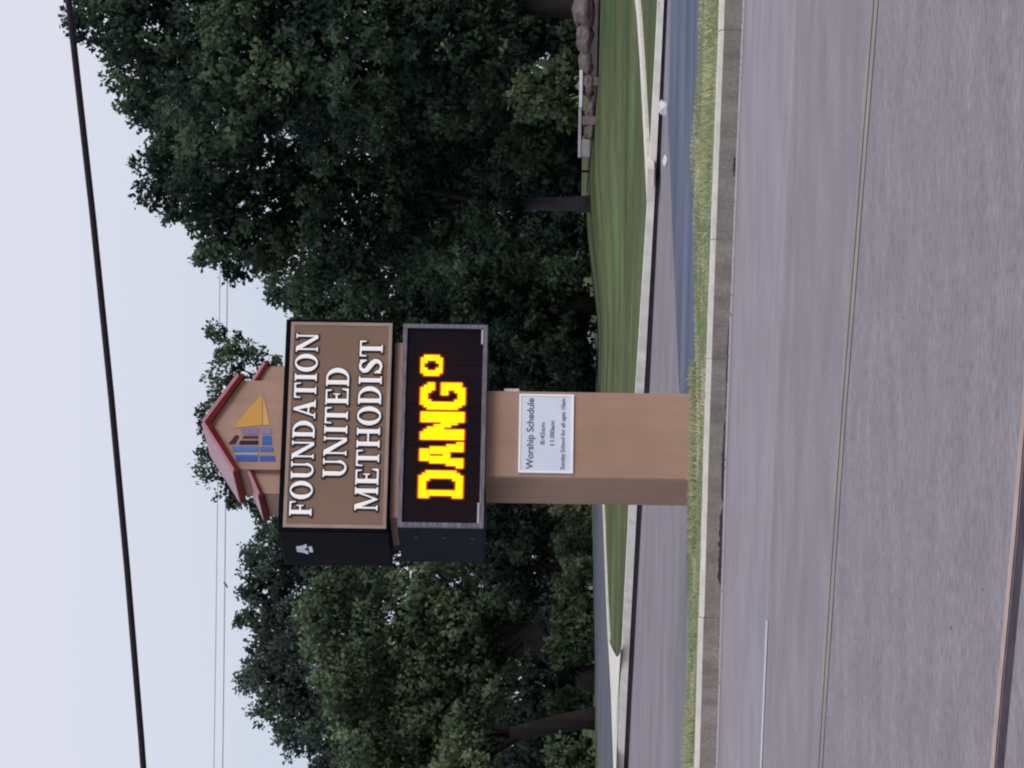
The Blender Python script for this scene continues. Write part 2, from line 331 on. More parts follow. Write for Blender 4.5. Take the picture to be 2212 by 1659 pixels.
def foliage_mat(name, dark, light, trans=.32):
    m = bpy.data.materials.new(name); m.use_nodes = True; N = m.node_tree.nodes; L = m.node_tree.links; p = N['Principled BSDF']
    a = N.new('ShaderNodeAttribute'); a.attribute_name = 'tone'
    r = N.new('ShaderNodeValToRGB'); r.color_ramp.elements[0].color = dark; r.color_ramp.elements[1].color = light
    L.new(a.outputs['Fac'], r.inputs[0]); L.new(r.outputs[0], p.inputs['Base Color']); p.inputs['Roughness'].default_value = .7; p.inputs['Specular IOR Level'].default_value = .12
    an = N.new('ShaderNodeAttribute'); an.attribute_name = 'leaf_normal'; ge = N.new('ShaderNodeNewGeometry')
    sc_ = N.new('ShaderNodeVectorMath'); sc_.operation = 'SCALE'; sc_.inputs['Scale'].default_value = .45; L.new(ge.outputs['Normal'], sc_.inputs[0])
    ad = N.new('ShaderNodeVectorMath'); L.new(an.outputs['Vector'], ad.inputs[0]); L.new(sc_.outputs[0], ad.inputs[1]); nn = N.new('ShaderNodeVectorMath'); nn.operation = 'NORMALIZE'; L.new(ad.outputs[0], nn.inputs[0]); L.new(nn.outputs[0], p.inputs['Normal'])
    t = N.new('ShaderNodeBsdfTranslucent'); L.new(r.outputs[0], t.inputs[0]); mix = N.new('ShaderNodeMixShader'); mix.inputs[0].default_value = trans
    L.new(p.outputs[0], mix.inputs[1]); L.new(t.outputs[0], mix.inputs[2]); L.new(mix.outputs[0], N['Material Output'].inputs[0]); return m
m_blade = Mat('grass_blade', srgb(164,166,136), srgb(202,196,170), scale=1.1, detail=4, rough=.9, c3=srgb(122,142,98), lo=.38, hi=.6, fine=.15, fscale=30)
def verge_sample(n):
    x = RNG.uniform(-9, 9, n); t = RNG.beta(1.0, 1.1, n); y0 = kerb_line(x)+.17; y1 = verge_back(x)+.15
    # thinner on the left where the verge is bare
    y = y0 + (y1-y0)*t; return np.stack([x, y, np.full(n, KH-.01)], 1)
tag(blades('grass', 90000, verge_sample, .015, .05, m_blade), 'short dry and green verge grass between the kerb and the pavement', 'grass', kind='stuff')
def tuft_sample(n):
    c = np.array([(-.9, 0), (.25, 0), (-1.1, .5), (0, 0)]); x = np.concatenate([RNG.uniform(-1.75, .25, n//2), RNG.normal(1.6+.9, .5, n//4), RNG.normal(-3.75, .22, n-n//2-n//4)])
    y = np.where(x < .4, 39.0 + np.abs(RNG.normal(0, .25, n)) - .35 - (x+.8)*-.3, 0); y0 = kerb_line(x); y = np.where(np.abs(y) < 1, y0 + RNG.uniform(1.0, 3.0, n), y); y = np.where(x < -3, y0 + RNG.uniform(.8, 2.2, n), y)
    return np.stack([x, y, np.full(n, KH-.01)], 1)
m_weed = Mat('weed_blade', srgb(150,156,118), srgb(178,182,142), scale=3, rough=.9)
tag(blades('weeds', 7000, tuft_sample, .04, .13, m_weed), 'taller weeds growing at the foot of the sign pillar and along the verge', 'weeds', kind='stuff')

# ------------------------------------------------------------------ the church sign
TH = math.radians(20); EX = Vector((math.cos(TH), math.sin(TH), 0)); EY = Vector((-math.sin(TH), math.cos(TH), 0))
HD = .45                                            # half the pillar's depth
base = on_z(945, 1499, .2) + EY*HD
def loc(y, v, yl):                                  # a measured point on the sign plane at local depth yl -> local (x, z)
    d = ray(y, v); o = EYE - base; t = (yl - o.dot(EY))/d.dot(EY); p = o + d*t; return p.dot(EX), p.z
sign = empty('church_sign', base, TH)
tag(sign, 'tall tan pillar sign with gabled red roof, brown name cabinet and lit message board', 'sign')
m_stucco = Mat('tan_stucco', srgb(164,133,118), srgb(175,143,128), scale=1.3, detail=6, rough=.92, fine=.05, fscale=60, bump=.35, bscale=160)
m_stucco2 = Mat('tan_stucco_trim', srgb(172,140,126), srgb(178,148,136), scale=3, rough=.9, fine=.04)
m_black = Mat('black_metal', srgb(9,9,14), srgb(14,14,19), scale=3, rough=.7, spec=.04)
m_ledcase = Mat('dark_grey_metal', srgb(17,19,30), srgb(24,26,37), scale=3, rough=.7, spec=.06)
m_bronze = Mat('bronze_panel', srgb(116,92,78), srgb(126,100,85), scale=1.0, rough=.5, fine=.03, spec=.3)
m_bronze2 = Mat('bronze_trim', srgb(142,122,112), srgb(158,138,128), scale=3, rough=.45)
m_roof = Mat('red_metal_roof', srgb(150,98,108), srgb(166,116,128), scale=2, rough=.38, metal=.1, spec=.5)
m_fascia = Mat('maroon_fascia', srgb(88,28,30), srgb(104,38,38), scale=4, rough=.8, spec=.05, fine=.06)
m_soffit = Mat('soffit_board', srgb(96,70,72), srgb(110,82,82), scale=4, rough=.8)
m_silver = Mat('brushed_silver_trim', srgb(78,76,88), srgb(118,114,128), scale=6, rough=.5, metal=.2, stretch=(1, 1, 8))
m_bright = Mat('ledge_glint_metal', srgb(160,160,174), srgb(186,186,198), scale=6, rough=.3, metal=.2)  # pale pieces that paint the shine at the ledge corners
m_screen = Mat('led_screen', srgb(20,17,24), srgb(32,20,26), scale=1.2, rough=.7, fine=.2, fscale=60, spec=.06)
m_lw = Mat('white_letter', srgb(250,250,252), srgb(253,253,254), scale=6, rough=.5)
m_lb = Mat('letter_return', srgb(34,28,30), srgb(44,36,38), scale=6, rough=.6)
m_paper = Mat('notice_board_white', srgb(206,214,234), srgb(214,222,240), scale=3, rough=.6)
m_pframe = Mat('notice_border', srgb(236,236,248), srgb(244,244,252), scale=3, rough=.5)
m_ink = Mat('grey_blue_ink', srgb(84,88,116), rough=.8); m_ink2 = Mat('teal_ink', srgb(92,116,128), rough=.8)
X0 = loc(1033, 1280, -HD)[0]; X1 = loc(847, 1280, -HD)[0]
ztop_cab = loc(920, 612, -.6)[1]
N_, L_n = m_stucco.N, m_stucco.L              # rain streaks and a dusty splash zone on the render coat
mp_ = N_.new('ShaderNodeMapping'); mp_.inputs['Scale'].default_value = (7, 7, .35); L_n.new(m_stucco.tc.outputs['Object'], mp_.inputs[0])
n_ = N_.new('ShaderNodeTexNoise'); n_.inputs['Scale'].default_value = 1.3; n_.inputs['Detail'].default_value = 5; L_n.new(mp_.outputs[0], n_.inputs[0])
g_ = N_.new('ShaderNodeMapRange'); g_.inputs[1].default_value = .3; g_.inputs[2].default_value = .75; g_.inputs[3].default_value = 1.03; g_.inputs[4].default_value = .9; L_n.new(n_.outputs[0], g_.inputs[0])
v_ = N_.new('ShaderNodeVectorMath'); v_.operation = 'MULTIPLY'; L_n.new(m_stucco.col, v_.inputs[0]); L_n.new(g_.outputs[0], v_.inputs[1]); L_n.new(v_.outputs[0], m_stucco.p.inputs['Base Color'])
MB().box(X0, -HD, -.15, X1, HD, ztop_cab + .02, .012).build('pillar', m_stucco, sign)
# upper cabinet
CD = .60
cx0 = loc(1150, 735, -CD)[0]; cx1 = loc(690, 735, -CD)[0]; cz1 = loc(920, 609, -CD)[1]; cz0 = loc(920, 847, -CD)[1]
cab = MB().box(cx0, -CD, cz0, cx1, CD, cz1, .012).build('name_cabinet', m_black, sign)
def ringbox(mb, x0, z0, x1, z1, w, y0, y1):
    mb.box(x0, y0, z0, x1, y1, z0+w); mb.box(x0, y0, z1-w, x1, y1, z1); mb.box(x0, y0, z0+w, x0+w, y1, z1-w); mb.box(x1-w, y0, z0+w, x1, y1, z1-w); return mb
ringbox(MB(), cx0+.045, cz0+.03, cx1-.04, cz1-.055, .036, -CD-.014, -CD+.01).build('retainer_frame', m_bronze2, cab)
MB().box(cx0+.081, -CD-.006, cz0+.066, cx1-.076, -CD+.02, cz1-.091).build('face_panel', m_bronze, cab)

# raised serif capitals from distance fields
def sd_box(x, y, x0, y0, x1, y1):
    dx = np.maximum(x0-x, x-x1); dy = np.maximum(y0-y, y-y1); return np.maximum(dx, dy)
def sd_poly(x, y, pts):
    d = np.full(x.shape, -9.0); n = len(pts); ar = sum(pts[i][0]*pts[(i+1) % n][1]-pts[(i+1) % n][0]*pts[i][1] for i in range(n)); s = 1 if ar > 0 else -1
    for i in range(n):
        a, b = pts[i], pts[(i+1) % n]; ex, ey = b[0]-a[0], b[1]-a[1]; l = math.hypot(ex, ey); d = np.maximum(d, s*((x-a[0])*ey-(y-a[1])*ex)/l)
    return d
def sd_ell(x, y, cx, cy, a, b):
    k = np.sqrt(((x-cx)/a)**2+((y-cy)/b)**2); return (k-1)*min(a, b)
U = lambda *a: np.minimum.reduce(a)
I_ = lambda *a: np.maximum.reduce(a)
ST, TN, SF = .19, .075, .06
def stem(x, y, cx, w=ST, foot=True, head=True, ov=.085):
    d = sd_box(x, y, cx-w/2, 0, cx+w/2, 1)
    if foot: d = U(d, sd_box(x, y, cx-w/2-ov, 0, cx+w/2+ov, SF))
    if head: d = U(d, sd_box(x, y, cx-w/2-ov, 1-SF, cx+w/2+ov, 1))
    return d
def glyph(c, x, y):
    if c == 'I': return .38, stem(x, y, .19)
    if c in 'FE':
        d = stem(x, y, .2); d = U(d, sd_box(x, y, .2, 1-TN, .7, 1), sd_poly(x, y, [(.62, 1), (.72, 1), (.72, .72), (.68, .72)]), sd_box(x, y, .2, .48, .52, .48+TN), sd_box(x, y, .49, .36, .54, .68))
        if c == 'E': d = U(d, sd_box(x, y, .2, 0, .74, TN), sd_poly(x, y, [(.64, 0), (.77, 0), (.77, .3), (.73, .3)])); return .8, d
        return .74, d
    if c == 'O': return .92, I_(sd_ell(x, y, .46, .5, .44, .52), -sd_ell(x, y, .46, .5, .235, .45))
    if c == 'U':
        o = I_(sd_ell(x, y, .45, .34, .35, .36), -sd_ell(x, y, .475, .36, .205, .30), sd_box(x, y, -1, -1, 2, .35))
        return .9, U(o, sd_box(x, y, .10, .33, .29, 1), sd_box(x, y, .02, 1-SF, .38, 1), sd_box(x, y, .68, .33, .76, 1) , sd_box(x, y, .60, 1-SF, .88, 1), I_(sd_ell(x, y, .45, .34, .31, .36), -sd_ell(x, y, .475, .38, .205, .33), sd_box(x, y, .45, -1, 2, .36)))
    if c == 'N': return .98, U(stem(x, y, .16, TN, True, False), stem(x, y, .82, TN, False, True), sd_poly(x, y, [(.04, 1), (.28, 1), (.86, 0), (.70, 0)]), sd_box(x, y, .02, 1-SF, .2, 1))
    if c == 'D':
        b = I_(sd_ell(x, y, .38, .5, .48, .5), -sd_ell(x, y, .36, .5, .29, .43), sd_box(x, y, .28, -1, 2, 2)); return .9, U(sd_box(x, y, .1, 0, .29, 1), sd_box(x, y, .02, 0, .4, SF+.01), sd_box(x, y, .02, 1-SF-.01, .4, 1), b)
    if c == 'A': return .94, U(sd_poly(x, y, [(.10, 0), (.18, 0), (.52, .98), (.44, 1)]), sd_poly(x, y, [(.40, 1), (.54, 1), (.86, 0), (.64, 0)]), sd_box(x, y, .24, .28, .68, .28+TN), sd_box(x, y, 0, 0, .3, SF), sd_box(x, y, .54, 0, .95, SF))
    if c == 'T': return .8, U(stem(x, y, .4, ST, True, False), sd_box(x, y, .03, 1-TN, .77, 1), sd_poly(x, y, [(.03, 1), (.12, 1), (.07, .7), (.03, .7)]), sd_poly(x, y, [(.68, 1), (.77, 1), (.77, .7), (.73, .7)]))
    if c == 'H': return .98, U(stem(x, y, .2), stem(x, y, .78), sd_box(x, y, .2, .47, .78, .47+TN))
    if c == 'M': return 1.12, U(stem(x, y, .15, TN, True, False), sd_poly(x, y, [(.06, 1), (.3, 1), (.6, .06), (.5, .06)]), sd_poly(x, y, [(.86, 1), (.93, 1), (.56, 0), (.5, 0)]), stem(x, y, .93, ST), sd_box(x, y, .03, 1-SF, .24, 1))
    if c == 'S':
        P = [(.66, .78, .05), (.60, .91, .055), (.44, .965, .05), (.28, .93, .065), (.185, .80, .085), (.22, .67, .10), (.38, .56, .115), (.54, .45, .115), (.64, .33, .105), (.65, .2, .085), (.56, .08, .06), (.40, .035, .05), (.22, .09, .055), (.13, .25, .05)]
        d = np.full(x.shape, 9.)
        for a, b in zip(P, P[1:]):
            for t in np.linspace(0, 1, 7): d = np.minimum(d, np.hypot(x-(a[0]+(b[0]-a[0])*t), y-(a[1]+(b[1]-a[1])*t)) - (a[2]+(b[2]-a[2])*t))
        return .78, U(d, sd_box(x, y, .65, .68, .71, .97), sd_box(x, y, .08, .03, .13, .34))
def contour_mesh(fn, x0, x1, y0, y1, n, to_world):
    """filled region fn<0 clipped cell by cell; returns verts, faces and boundary segments"""
    xs = np.linspace(x0, x1, n); m = max(3, int(n*(y1-y0)/(x1-x0))); ys = np.linspace(y0, y1, m); Xg, Yg = np.meshgrid(xs, ys); D = fn(Xg, Yg); idx = {}; V = []; F = []; E = []
    def key(k, p):
        if k not in idx: idx[k] = len(V); V.append(p)
        return idx[k]
    for j in range(m-1):
        for i in range(n-1):
            c = [(i, j), (i+1, j), (i+1, j+1), (i, j+1)]; v = [D[b, a] for a, b in c]
            if min(v) >= 0: continue
            poly = []; cr = []
            for k in range(4):
                a, b = c[k], c[(k+1) % 4]; da, db = v[k], v[(k+1) % 4]
                if da < 0: poly.append(key(a, (xs[a[0]], ys[a[1]])))
                if (da < 0) != (db < 0):
                    t = da/(da-db); q = key(tuple(sorted((a, b))), (xs[a[0]]*(1-t)+xs[b[0]]*t, ys[a[1]]*(1-t)+ys[b[1]]*t)); poly.append(q); cr.append((q, da < 0))
            if len(set(poly)) >= 3: F.append(tuple(poly))
            if len(cr) == 2: E.append((cr[0][0], cr[1][0]) if cr[0][1] else (cr[1][0], cr[0][0]))
    return V, F, E
def letter_obj(c, px, pz, h, w, parent, grow=0.0, depth=(-.03, -.0), mat=None, name='letter', y=-CD):
    adv, _ = glyph(c, np.zeros((1, 1)), np.zeros((1, 1)))
    V, F, E = contour_mesh(lambda a, b: glyph(c, a, b)[1] - grow, -.12, adv+.12, -.12, 1.12, 34, None)
    n = len(V); P = [(px + a*w, y+depth[0], pz + b*h) for a, b in V] + [(px + a*w, y+depth[1], pz + b*h) for a, b in V]
    FF = list(F) + [(a, b, b+n, a+n) for a, b in E]
    return MB().poly(P, FF).build(name, mat, parent)
def text_line(s, ya, va, yb, vb, hgt):
    (xa, za), (xb, zb) = loc(ya, va, -CD-.03), loc(yb, vb, -CD-.03)
    advs = [glyph(c, np.zeros((1, 1)), np.zeros((1, 1)))[0]+.06 for c in s]; k = (xb-xa)/sum(advs); x = xa; zm = (za+zb)/2 - hgt/2
    for c, a in zip(s, advs):
        lo_ = letter_obj(c, x, zm, hgt, k, cab, 0, (-.034, -.012), m_lw)
        letter_obj(c, x, zm, hgt, k, cab, .055, (-.022, -.006), m_lb, 'letter_outline'); x += a*k
text_line('FOUNDATION', 1115, 650, 716, 663, .235)
text_line('UNITED', 1032, 722, 790, 730, .245)
text_line('METHODIST', 1104, 791, 732, 802, .245)
# maker's emblem on the left end of the cabinet: a ribbed fan over a short bar
ex_, ez_ = cx0, loc(1188, 655, 0)[1]
mb = MB()
def sidebox(mb, y0, z0, y1, z1, t=.006): return mb.box(cx0-t, y0, z0, cx0, y1, z1)
EYC = .0; zc = cz1 - .235
def sidepoly(P): mb.poly([(cx0-.006, a, b) for a, b in P] + [(cx0, a, b) for a, b in P], [tuple(range(len(P))), tuple(range(2*len(P)-1, len(P)-1, -1))] + [(q, q+len(P), (q+1) % len(P)+len(P), (q+1) % len(P)) for q in range(len(P))])
sidepoly([(-.085, zc+.07), (-.03, zc+.07), (-.045, zc-.045), (-.18, zc-.045), (-.12, zc+.0)]); sidepoly([(.085, zc+.07), (.03, zc+.07), (.045, zc-.045), (.18, zc-.045), (.12, zc+.0)])
sidepoly([(-.018, zc+.07), (.018, zc+.07), (.026, zc-.02), (-.026, zc-.02)]); sidebox(mb, -.10, zc-.1, .10, zc-.062)
m_emb = Mat('emblem_grey_white', srgb(226,228,238), rough=.6, emit=0)
mb.build('emblem', m_emb, cab)
# spacer between the cabinets
sx0 = loc(1119, 863, -HD-.02)[0]; sx1 = loc(742, 863, -HD-.02)[0]
# LED cabinet
LD = .61
lx0 = loc(1141, 957, -LD)[0]; lx1 = loc(704, 957, -LD)[0]; lz1 = loc(922, 865, -LD)[1]; lz0 = loc(922, 1049, -LD)[1]
MB().box(sx0, -HD-.04, lz1, sx1, HD+.04, cz0, 0).build('spacer_box', m_stucco2, sign)
led = MB().box(lx0, -LD, lz0, lx1, LD, lz1, .01).build('message_board', m_ledcase, sign)
ringbox(MB(), lx0, lz0, lx1, lz1, .045, -LD-.05, -LD-.001).build('screen_frame', m_silver, led)
MB().box(lx0+.045, -LD-.02, lz0+.045, lx1-.045, -LD-.001, lz1-.045).build('screen', m_screen, led)
MB().box(lx0+.04, -LD-.058, lz0+.046, lx0+.27, -LD-.021, lz0+.066).build('ledge_glint', m_bright, led)
MB().box(lx1-.22, -LD-.058, lz0+.046, lx1-.06, -LD-.021, lz0+.066).build('ledge_glint', m_bright, led)
m_boltm = Mat('dull_bolt', srgb(52,54,66), rough=.7)
for k in range(3):
    MB().box(lx0-.008, -.33+.02, lz0+.1+k*.3, lx0, -.33+.06, lz0+.14+k*.3).build('bolt', m_boltm, led)
for k in range(1, 5):
    x = lx0 + (lx1-lx0)*k/5; MB().box(x-.002, -LD-.0225, lz0+.05, x+.002, -LD-.0205, lz1-.05).build('module_seam', m_black, led)
# lit dots: heavy amber capitals, laid out on the dot grid
PIT = .0165
def dots(name, rows, ya, yb, va, vb):
    (x0, z1) = loc(ya, va, -LD-.02); (x1, z0) = loc(yb, vb, -LD-.02); G = [[ch == '#' for ch in r] for r in rows]; nr, nc = len(G), len(G[0])
    sx, sz = (x1-x0)/nc, (z1-z0)/nr; core, rim, halo, halo2 = MB(), MB(), MB(), MB()
    on = lambda i, j: 0 <= i < nr and 0 <= j < nc and G[i][j]
    sub = 3
    H, W_ = nr*sub, nc*sub
    g = lambda a, b: on(a//sub, b//sub) if (a >= 0 and b >= 0) else False
    for a in range(-2, H+2):
        for b in range(-2, W_+2):
            d = 9
            lit = g(a, b)
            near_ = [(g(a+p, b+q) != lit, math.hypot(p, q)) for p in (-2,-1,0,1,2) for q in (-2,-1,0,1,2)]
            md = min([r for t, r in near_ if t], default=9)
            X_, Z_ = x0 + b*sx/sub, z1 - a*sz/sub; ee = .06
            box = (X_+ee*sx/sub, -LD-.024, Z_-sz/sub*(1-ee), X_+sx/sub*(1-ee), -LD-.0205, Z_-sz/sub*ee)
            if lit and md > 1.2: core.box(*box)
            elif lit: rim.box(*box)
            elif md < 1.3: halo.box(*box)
            elif md < 2.3: halo2.box(*box)  # painted glow: dim orange and red emitting dots around each letter
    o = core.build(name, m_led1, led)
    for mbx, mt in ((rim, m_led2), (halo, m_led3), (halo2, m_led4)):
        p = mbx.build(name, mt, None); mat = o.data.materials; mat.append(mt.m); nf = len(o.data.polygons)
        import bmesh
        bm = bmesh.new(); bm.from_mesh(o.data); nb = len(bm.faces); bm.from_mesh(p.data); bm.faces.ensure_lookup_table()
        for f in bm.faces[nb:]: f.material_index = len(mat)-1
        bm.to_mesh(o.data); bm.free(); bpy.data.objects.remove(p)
    return o
m_led1 = Mat('amber_light', (1.0, .87, .0), emit=1.1, rough=.8); m_led2 = Mat('amber_light_edge', (1.0, .62, .0), emit=1.1, rough=.8); m_led3 = Mat('orange_glow_dots', (.9, .16, .0), emit=.5, rough=.8); m_led4 = Mat('red_glow_dots', (.26, .03, .0), emit=.3, rough=.8)
GD = ['#########..','##########.','###....####','.##.....###','.##.....###','.##.....###','.##.....###','.##.....###','.##.....###','.##.....###','###....####','##########.','#########..']
GA = ['...#####...','...#####...','...#####...','..###.###..','..###.###..','..###.###..','..###.###..','..#######..','.#########.','.###...###.','.###...###.','####...####','####...####']
GN = ['###....####','####...####','#####..####','#####..####','######.####','######.####','###########','####.######','####.######','####..#####','####..#####','####...####','####...####']
GG = ['..#######..','.#########.','####...####','###.....###','###........','###........','###...#####','###...#####','###.....###','###.....###','####...####','.##########','..#######..']
GO = ['.######.','###..###','##....##','##....##','##....##','###..###','.######.']
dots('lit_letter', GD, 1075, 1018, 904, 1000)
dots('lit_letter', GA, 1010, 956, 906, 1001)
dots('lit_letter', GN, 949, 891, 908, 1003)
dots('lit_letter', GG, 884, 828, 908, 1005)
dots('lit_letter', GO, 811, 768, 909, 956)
# notice on the pillar
nx0, nz1 = loc(1021, 1119, -HD-.02); nx1, nz0 = loc(853, 1240, -HD-.02)
nb = MB().box(nx0, -HD-.02, nz0, nx1, -HD, nz1).build('notice_board', m_paper, sign)
ringbox(MB(), nx0, nz0, nx1, nz1, .022, -HD-.03, -HD-.0205).build('notice_border', m_pframe, nb)
def notice(txt, zc, hgt, w, mat, nm='text_line'):
    c = bpy.data.curves.new(nm, 'FONT'); c.body = txt; c.align_x = 'CENTER'; c.align_y = 'CENTER'; c.extrude = .001; c.offset = .018
    o = bpy.data.objects.new(nm, c); COL.objects.link(o); bpy.context.view_layer.update()
    dg = bpy.context.evaluated_depsgraph_get(); me = bpy.data.meshes.new_from_object(o.evaluated_get(dg)); bpy.data.objects.remove(o)
    q = bpy.data.objects.new(nm, me); COL.objects.link(q); xs_ = [v.co.x for v in me.vertices]; ys_ = [v.co.y for v in me.vertices]
    k = w/(max(xs_)-min(xs_)); kk = hgt/(max(ys_)-min(ys_))
    me.transform(Matrix.Rotation(math.pi/2, 4, 'X') @ Matrix.Diagonal((k, kk, 1, 1))); me.materials.clear(); me.materials.append(mat.m)
    q.location = ((nx0+nx1)/2, -HD-.0215, zc); q.parent = nb; return q
NH = nz1-nz0; NW = nx1-nx0
notice('Worship Schedule', nz1-NH*.215, NH*.17, NW*.90, m_ink)
notice('8:45am', nz1-NH*.44, NH*.085, NW*.28, m_ink2)
notice('11:00am', nz1-NH*.615, NH*.085, NW*.31, m_ink)
notice('Sunday School for all ages 10am', nz1-NH*.81, NH*.10, NW*.90, m_ink)
# conduit and small box on the right side of the pillar
MB().box(X1, -.32, loc(838, 1122, -.3)[1], X1+.075, -.14, loc(838, 1089, -.3)[1], .006).build('junction_box', Mat('box_white', srgb(214,202,202), rough=.6), sign)
zt = loc(838, 1122, -.3)[1]
MB().tube([(X1+.02, -.25, zt), (X1+.02, -.25, .02)], .018, 8).build('conduit', Mat('conduit_grey', srgb(150,140,136), rough=.6), sign)

# the gabled top
GF = .50                                            # front of the middle bay
zc1 = cz1 - .0
peakx, peakz = loc(913, 446, -GF); nlx, nlz = loc(1017, 521, -GF); nrx = loc(818, 520, -GF)[0]; half = (nrx-nlx)/2; peakx = (nrx+nlx)/2; nlz = loc(917, 512, -GF)[1]
gable = MB().prism([(nlx+.02, zc1), (nrx-.02, zc1), (nrx-.02, nlz+.02), (peakx, peakz), (nlx+.02, nlz+.02)], -GF, .42).build('gable_wall', m_stucco, sign)
alx = loc(1066, 580, -.42)[0]; arx = loc(791, 580, -.42)[0]; azi = loc(920, 546, -.42)[1]; azo = loc(920, 569, -.42)[1]
for (xa, xb) in ((alx, nlx+.02), (arx, nrx-.02)):
    lo_, hi_ = (xa, xb) if xa < xb else (xb, xa)
    zl, zr = (azo, azi) if xa < xb else (azi, azo)
    w_ = MB().prism([(lo_, zc1), (hi_, zc1), (hi_, zr), (lo_, zl)], -.42, .34).build('side_wing', m_stucco, sign)
def slab(p, q, t, y0, y1, name, mat, parent):      # sloping board from p to q in the (x,z) plane, thickness t above
    dx, dz = q[0]-p[0], q[1]-p[1]; l = math.hypot(dx, dz); nx, nz = -dz/l*t, dx/l*t
    if nz < 0: nx, nz = -nx, -nz
    return MB().prism([p, q, (q[0]+nx, q[1]+nz), (p[0]+nx, p[1]+nz)], y0, y1).build(name, mat, parent)
sl_ = (peakz-nlz)/half; ov = .02; eL = (nlx-ov, nlz-.01); eR = (nrx+ov, nlz-.01); pk = (peakx, peakz+.015)
for ei in (eL, eR):
    r = slab(ei, pk, .035, -GF-.07, .50, 'roof', m_roof, sign)
    # fascia board on the front rake
    dx, dz = pk[0]-ei[0], pk[1]-ei[1]; l = math.hypot(dx, dz); t = .06
    f = MB().prism([ei, pk, (pk[0], pk[1]-t*l/abs(dx)), (ei[0]+ (0), ei[1]-t*.95)], -GF-.072, -GF-.03).build('fascia', m_fascia, r)
    x_a, x_b = (ei[0]-.012, ei[0]+.012)
    MB().box(x_a, -GF-.07, ei[1]-.04, x_b, .50, ei[1]+.02).build('fascia', m_soffit if 0 else m_fascia, r)
for (xa, xi) in ((alx, nlx+.02), (arx, nrx-.02)):
    s_ = -1 if xa < xi else 1
    p0 = (xa + s_*.03, azo - .004); p1 = (xi, azi+.01)
    r = slab(p0, p1, .03, -.47, .40, 'wing_roof', m_roof, sign)
    MB().prism([p0, p1, (p1[0], p1[1]-.035), (p0[0], p0[1]-.035)], -.472, -.44).build('fascia', m_fascia, r)
    MB().box(p0[0]-.012, -.47, p0[1]-.035, p0[0]+.012, .40, p0[1]+.02).build('fascia', m_fascia, r)
# coloured emblem on the gable: shapes measured on the face, as (v, y) in the close-up
def zz(pt): return (700 + pt[0]/2.2117)*.54861, (1350 + pt[1]/2.2117)*.54861
def patch(pts, col, k, nm='emblem_shape'):
    P = []
    for q in pts:
        v, y = zz(q); x, z = loc(y, v, -GF-.01); P.append((x, z))
    return MB().prism(P, -GF-.008-.002*k, -GF-.0005).build(nm, Mat('emblem_paint', srgb(*col), rough=.6), logo)
logo = gable
patch([(735, 445), (735, 716), (490, 740), (560, 640)], (200,148,72), 0)
patch([(742, 445), (800, 712), (742, 716)], (206,158,96), 0)
patch([(545, 742), (700, 742), (700, 792), (560, 792)], (126,112,156), 0); patch([(716, 742), (812, 742), (818, 792), (716, 792)], (132,122,160), 0)
patch([(440, 880), (500, 805), (520, 800), (535, 812), (500, 880)], (46,30,42), 0)
patch([(575, 808), (700, 808), (700, 832), (560, 832)], (70,40,52), 0); patch([(545, 850), (700, 850), (700, 884), (530, 884)], (18,14,26), 0)
patch([(735, 808), (812, 808), (822, 886), (735, 886)], (44,96,170), 0)
patch([(470, 900), (700, 900), (700, 945), (480, 945)], (84,112,176), 0); patch([(716, 905), (826, 905), (832, 945), (716, 945)], (76,100,166), 0)
patch([(500, 982), (695, 982), (695, 1030), (510, 1030)], (56,84,158), 0); patch([(712, 982), (845, 982), (850, 1030), (712, 1030)], (60,84,160), 0)
patch([(488, 955), (700, 955), (700, 974), (492, 974)], (140,160,186), 0)

# ------------------------------------------------------------------ overhead cables
def cable(name, pts, Yd, r, mat, label, sag=0.0, ext=45):
    A = at_y(pts[0][0], pts[0][1], Yd[0]); B = at_y(pts[-1][0], pts[-1][1], Yd[1]); d = (B-A).normalized(); P = []
    n = 60
    for k in range(n+1):
        t = -ext + (2*ext+(B-A).length)*k/n; q = A + d*t; u = (t/(B-A).length); q.z -= sag*4*u*(1-u); P.append(q)
    o = MB().tube(P, r, 8).build(name, mat, smooth=True); return tag(o, label, 'cable')
m_cable = Mat('black_cable', srgb(22,14,20), srgb(34,22,26), scale=20, rough=.6)
m_wire = Mat('grey_wire', srgb(140,146,168), rough=.6)
cable('overhead_cable', [(0, 148), (1659, 310)], (31.5, 33.5), .029, m_cable, 'thick black cable slanting across the sky above the road', .035)
cable('overhead_wire', [(580, 475), (1659, 462)], (168, 172), .016, m_wire, 'upper thin grey wire crossing the sky behind the sign roof', .02)
low_wire = cable('overhead_wire', [(580, 491), (1659, 481)], (168, 172), .021, m_wire, 'lower thin grey wire crossing the sky behind the sign roof', .02)

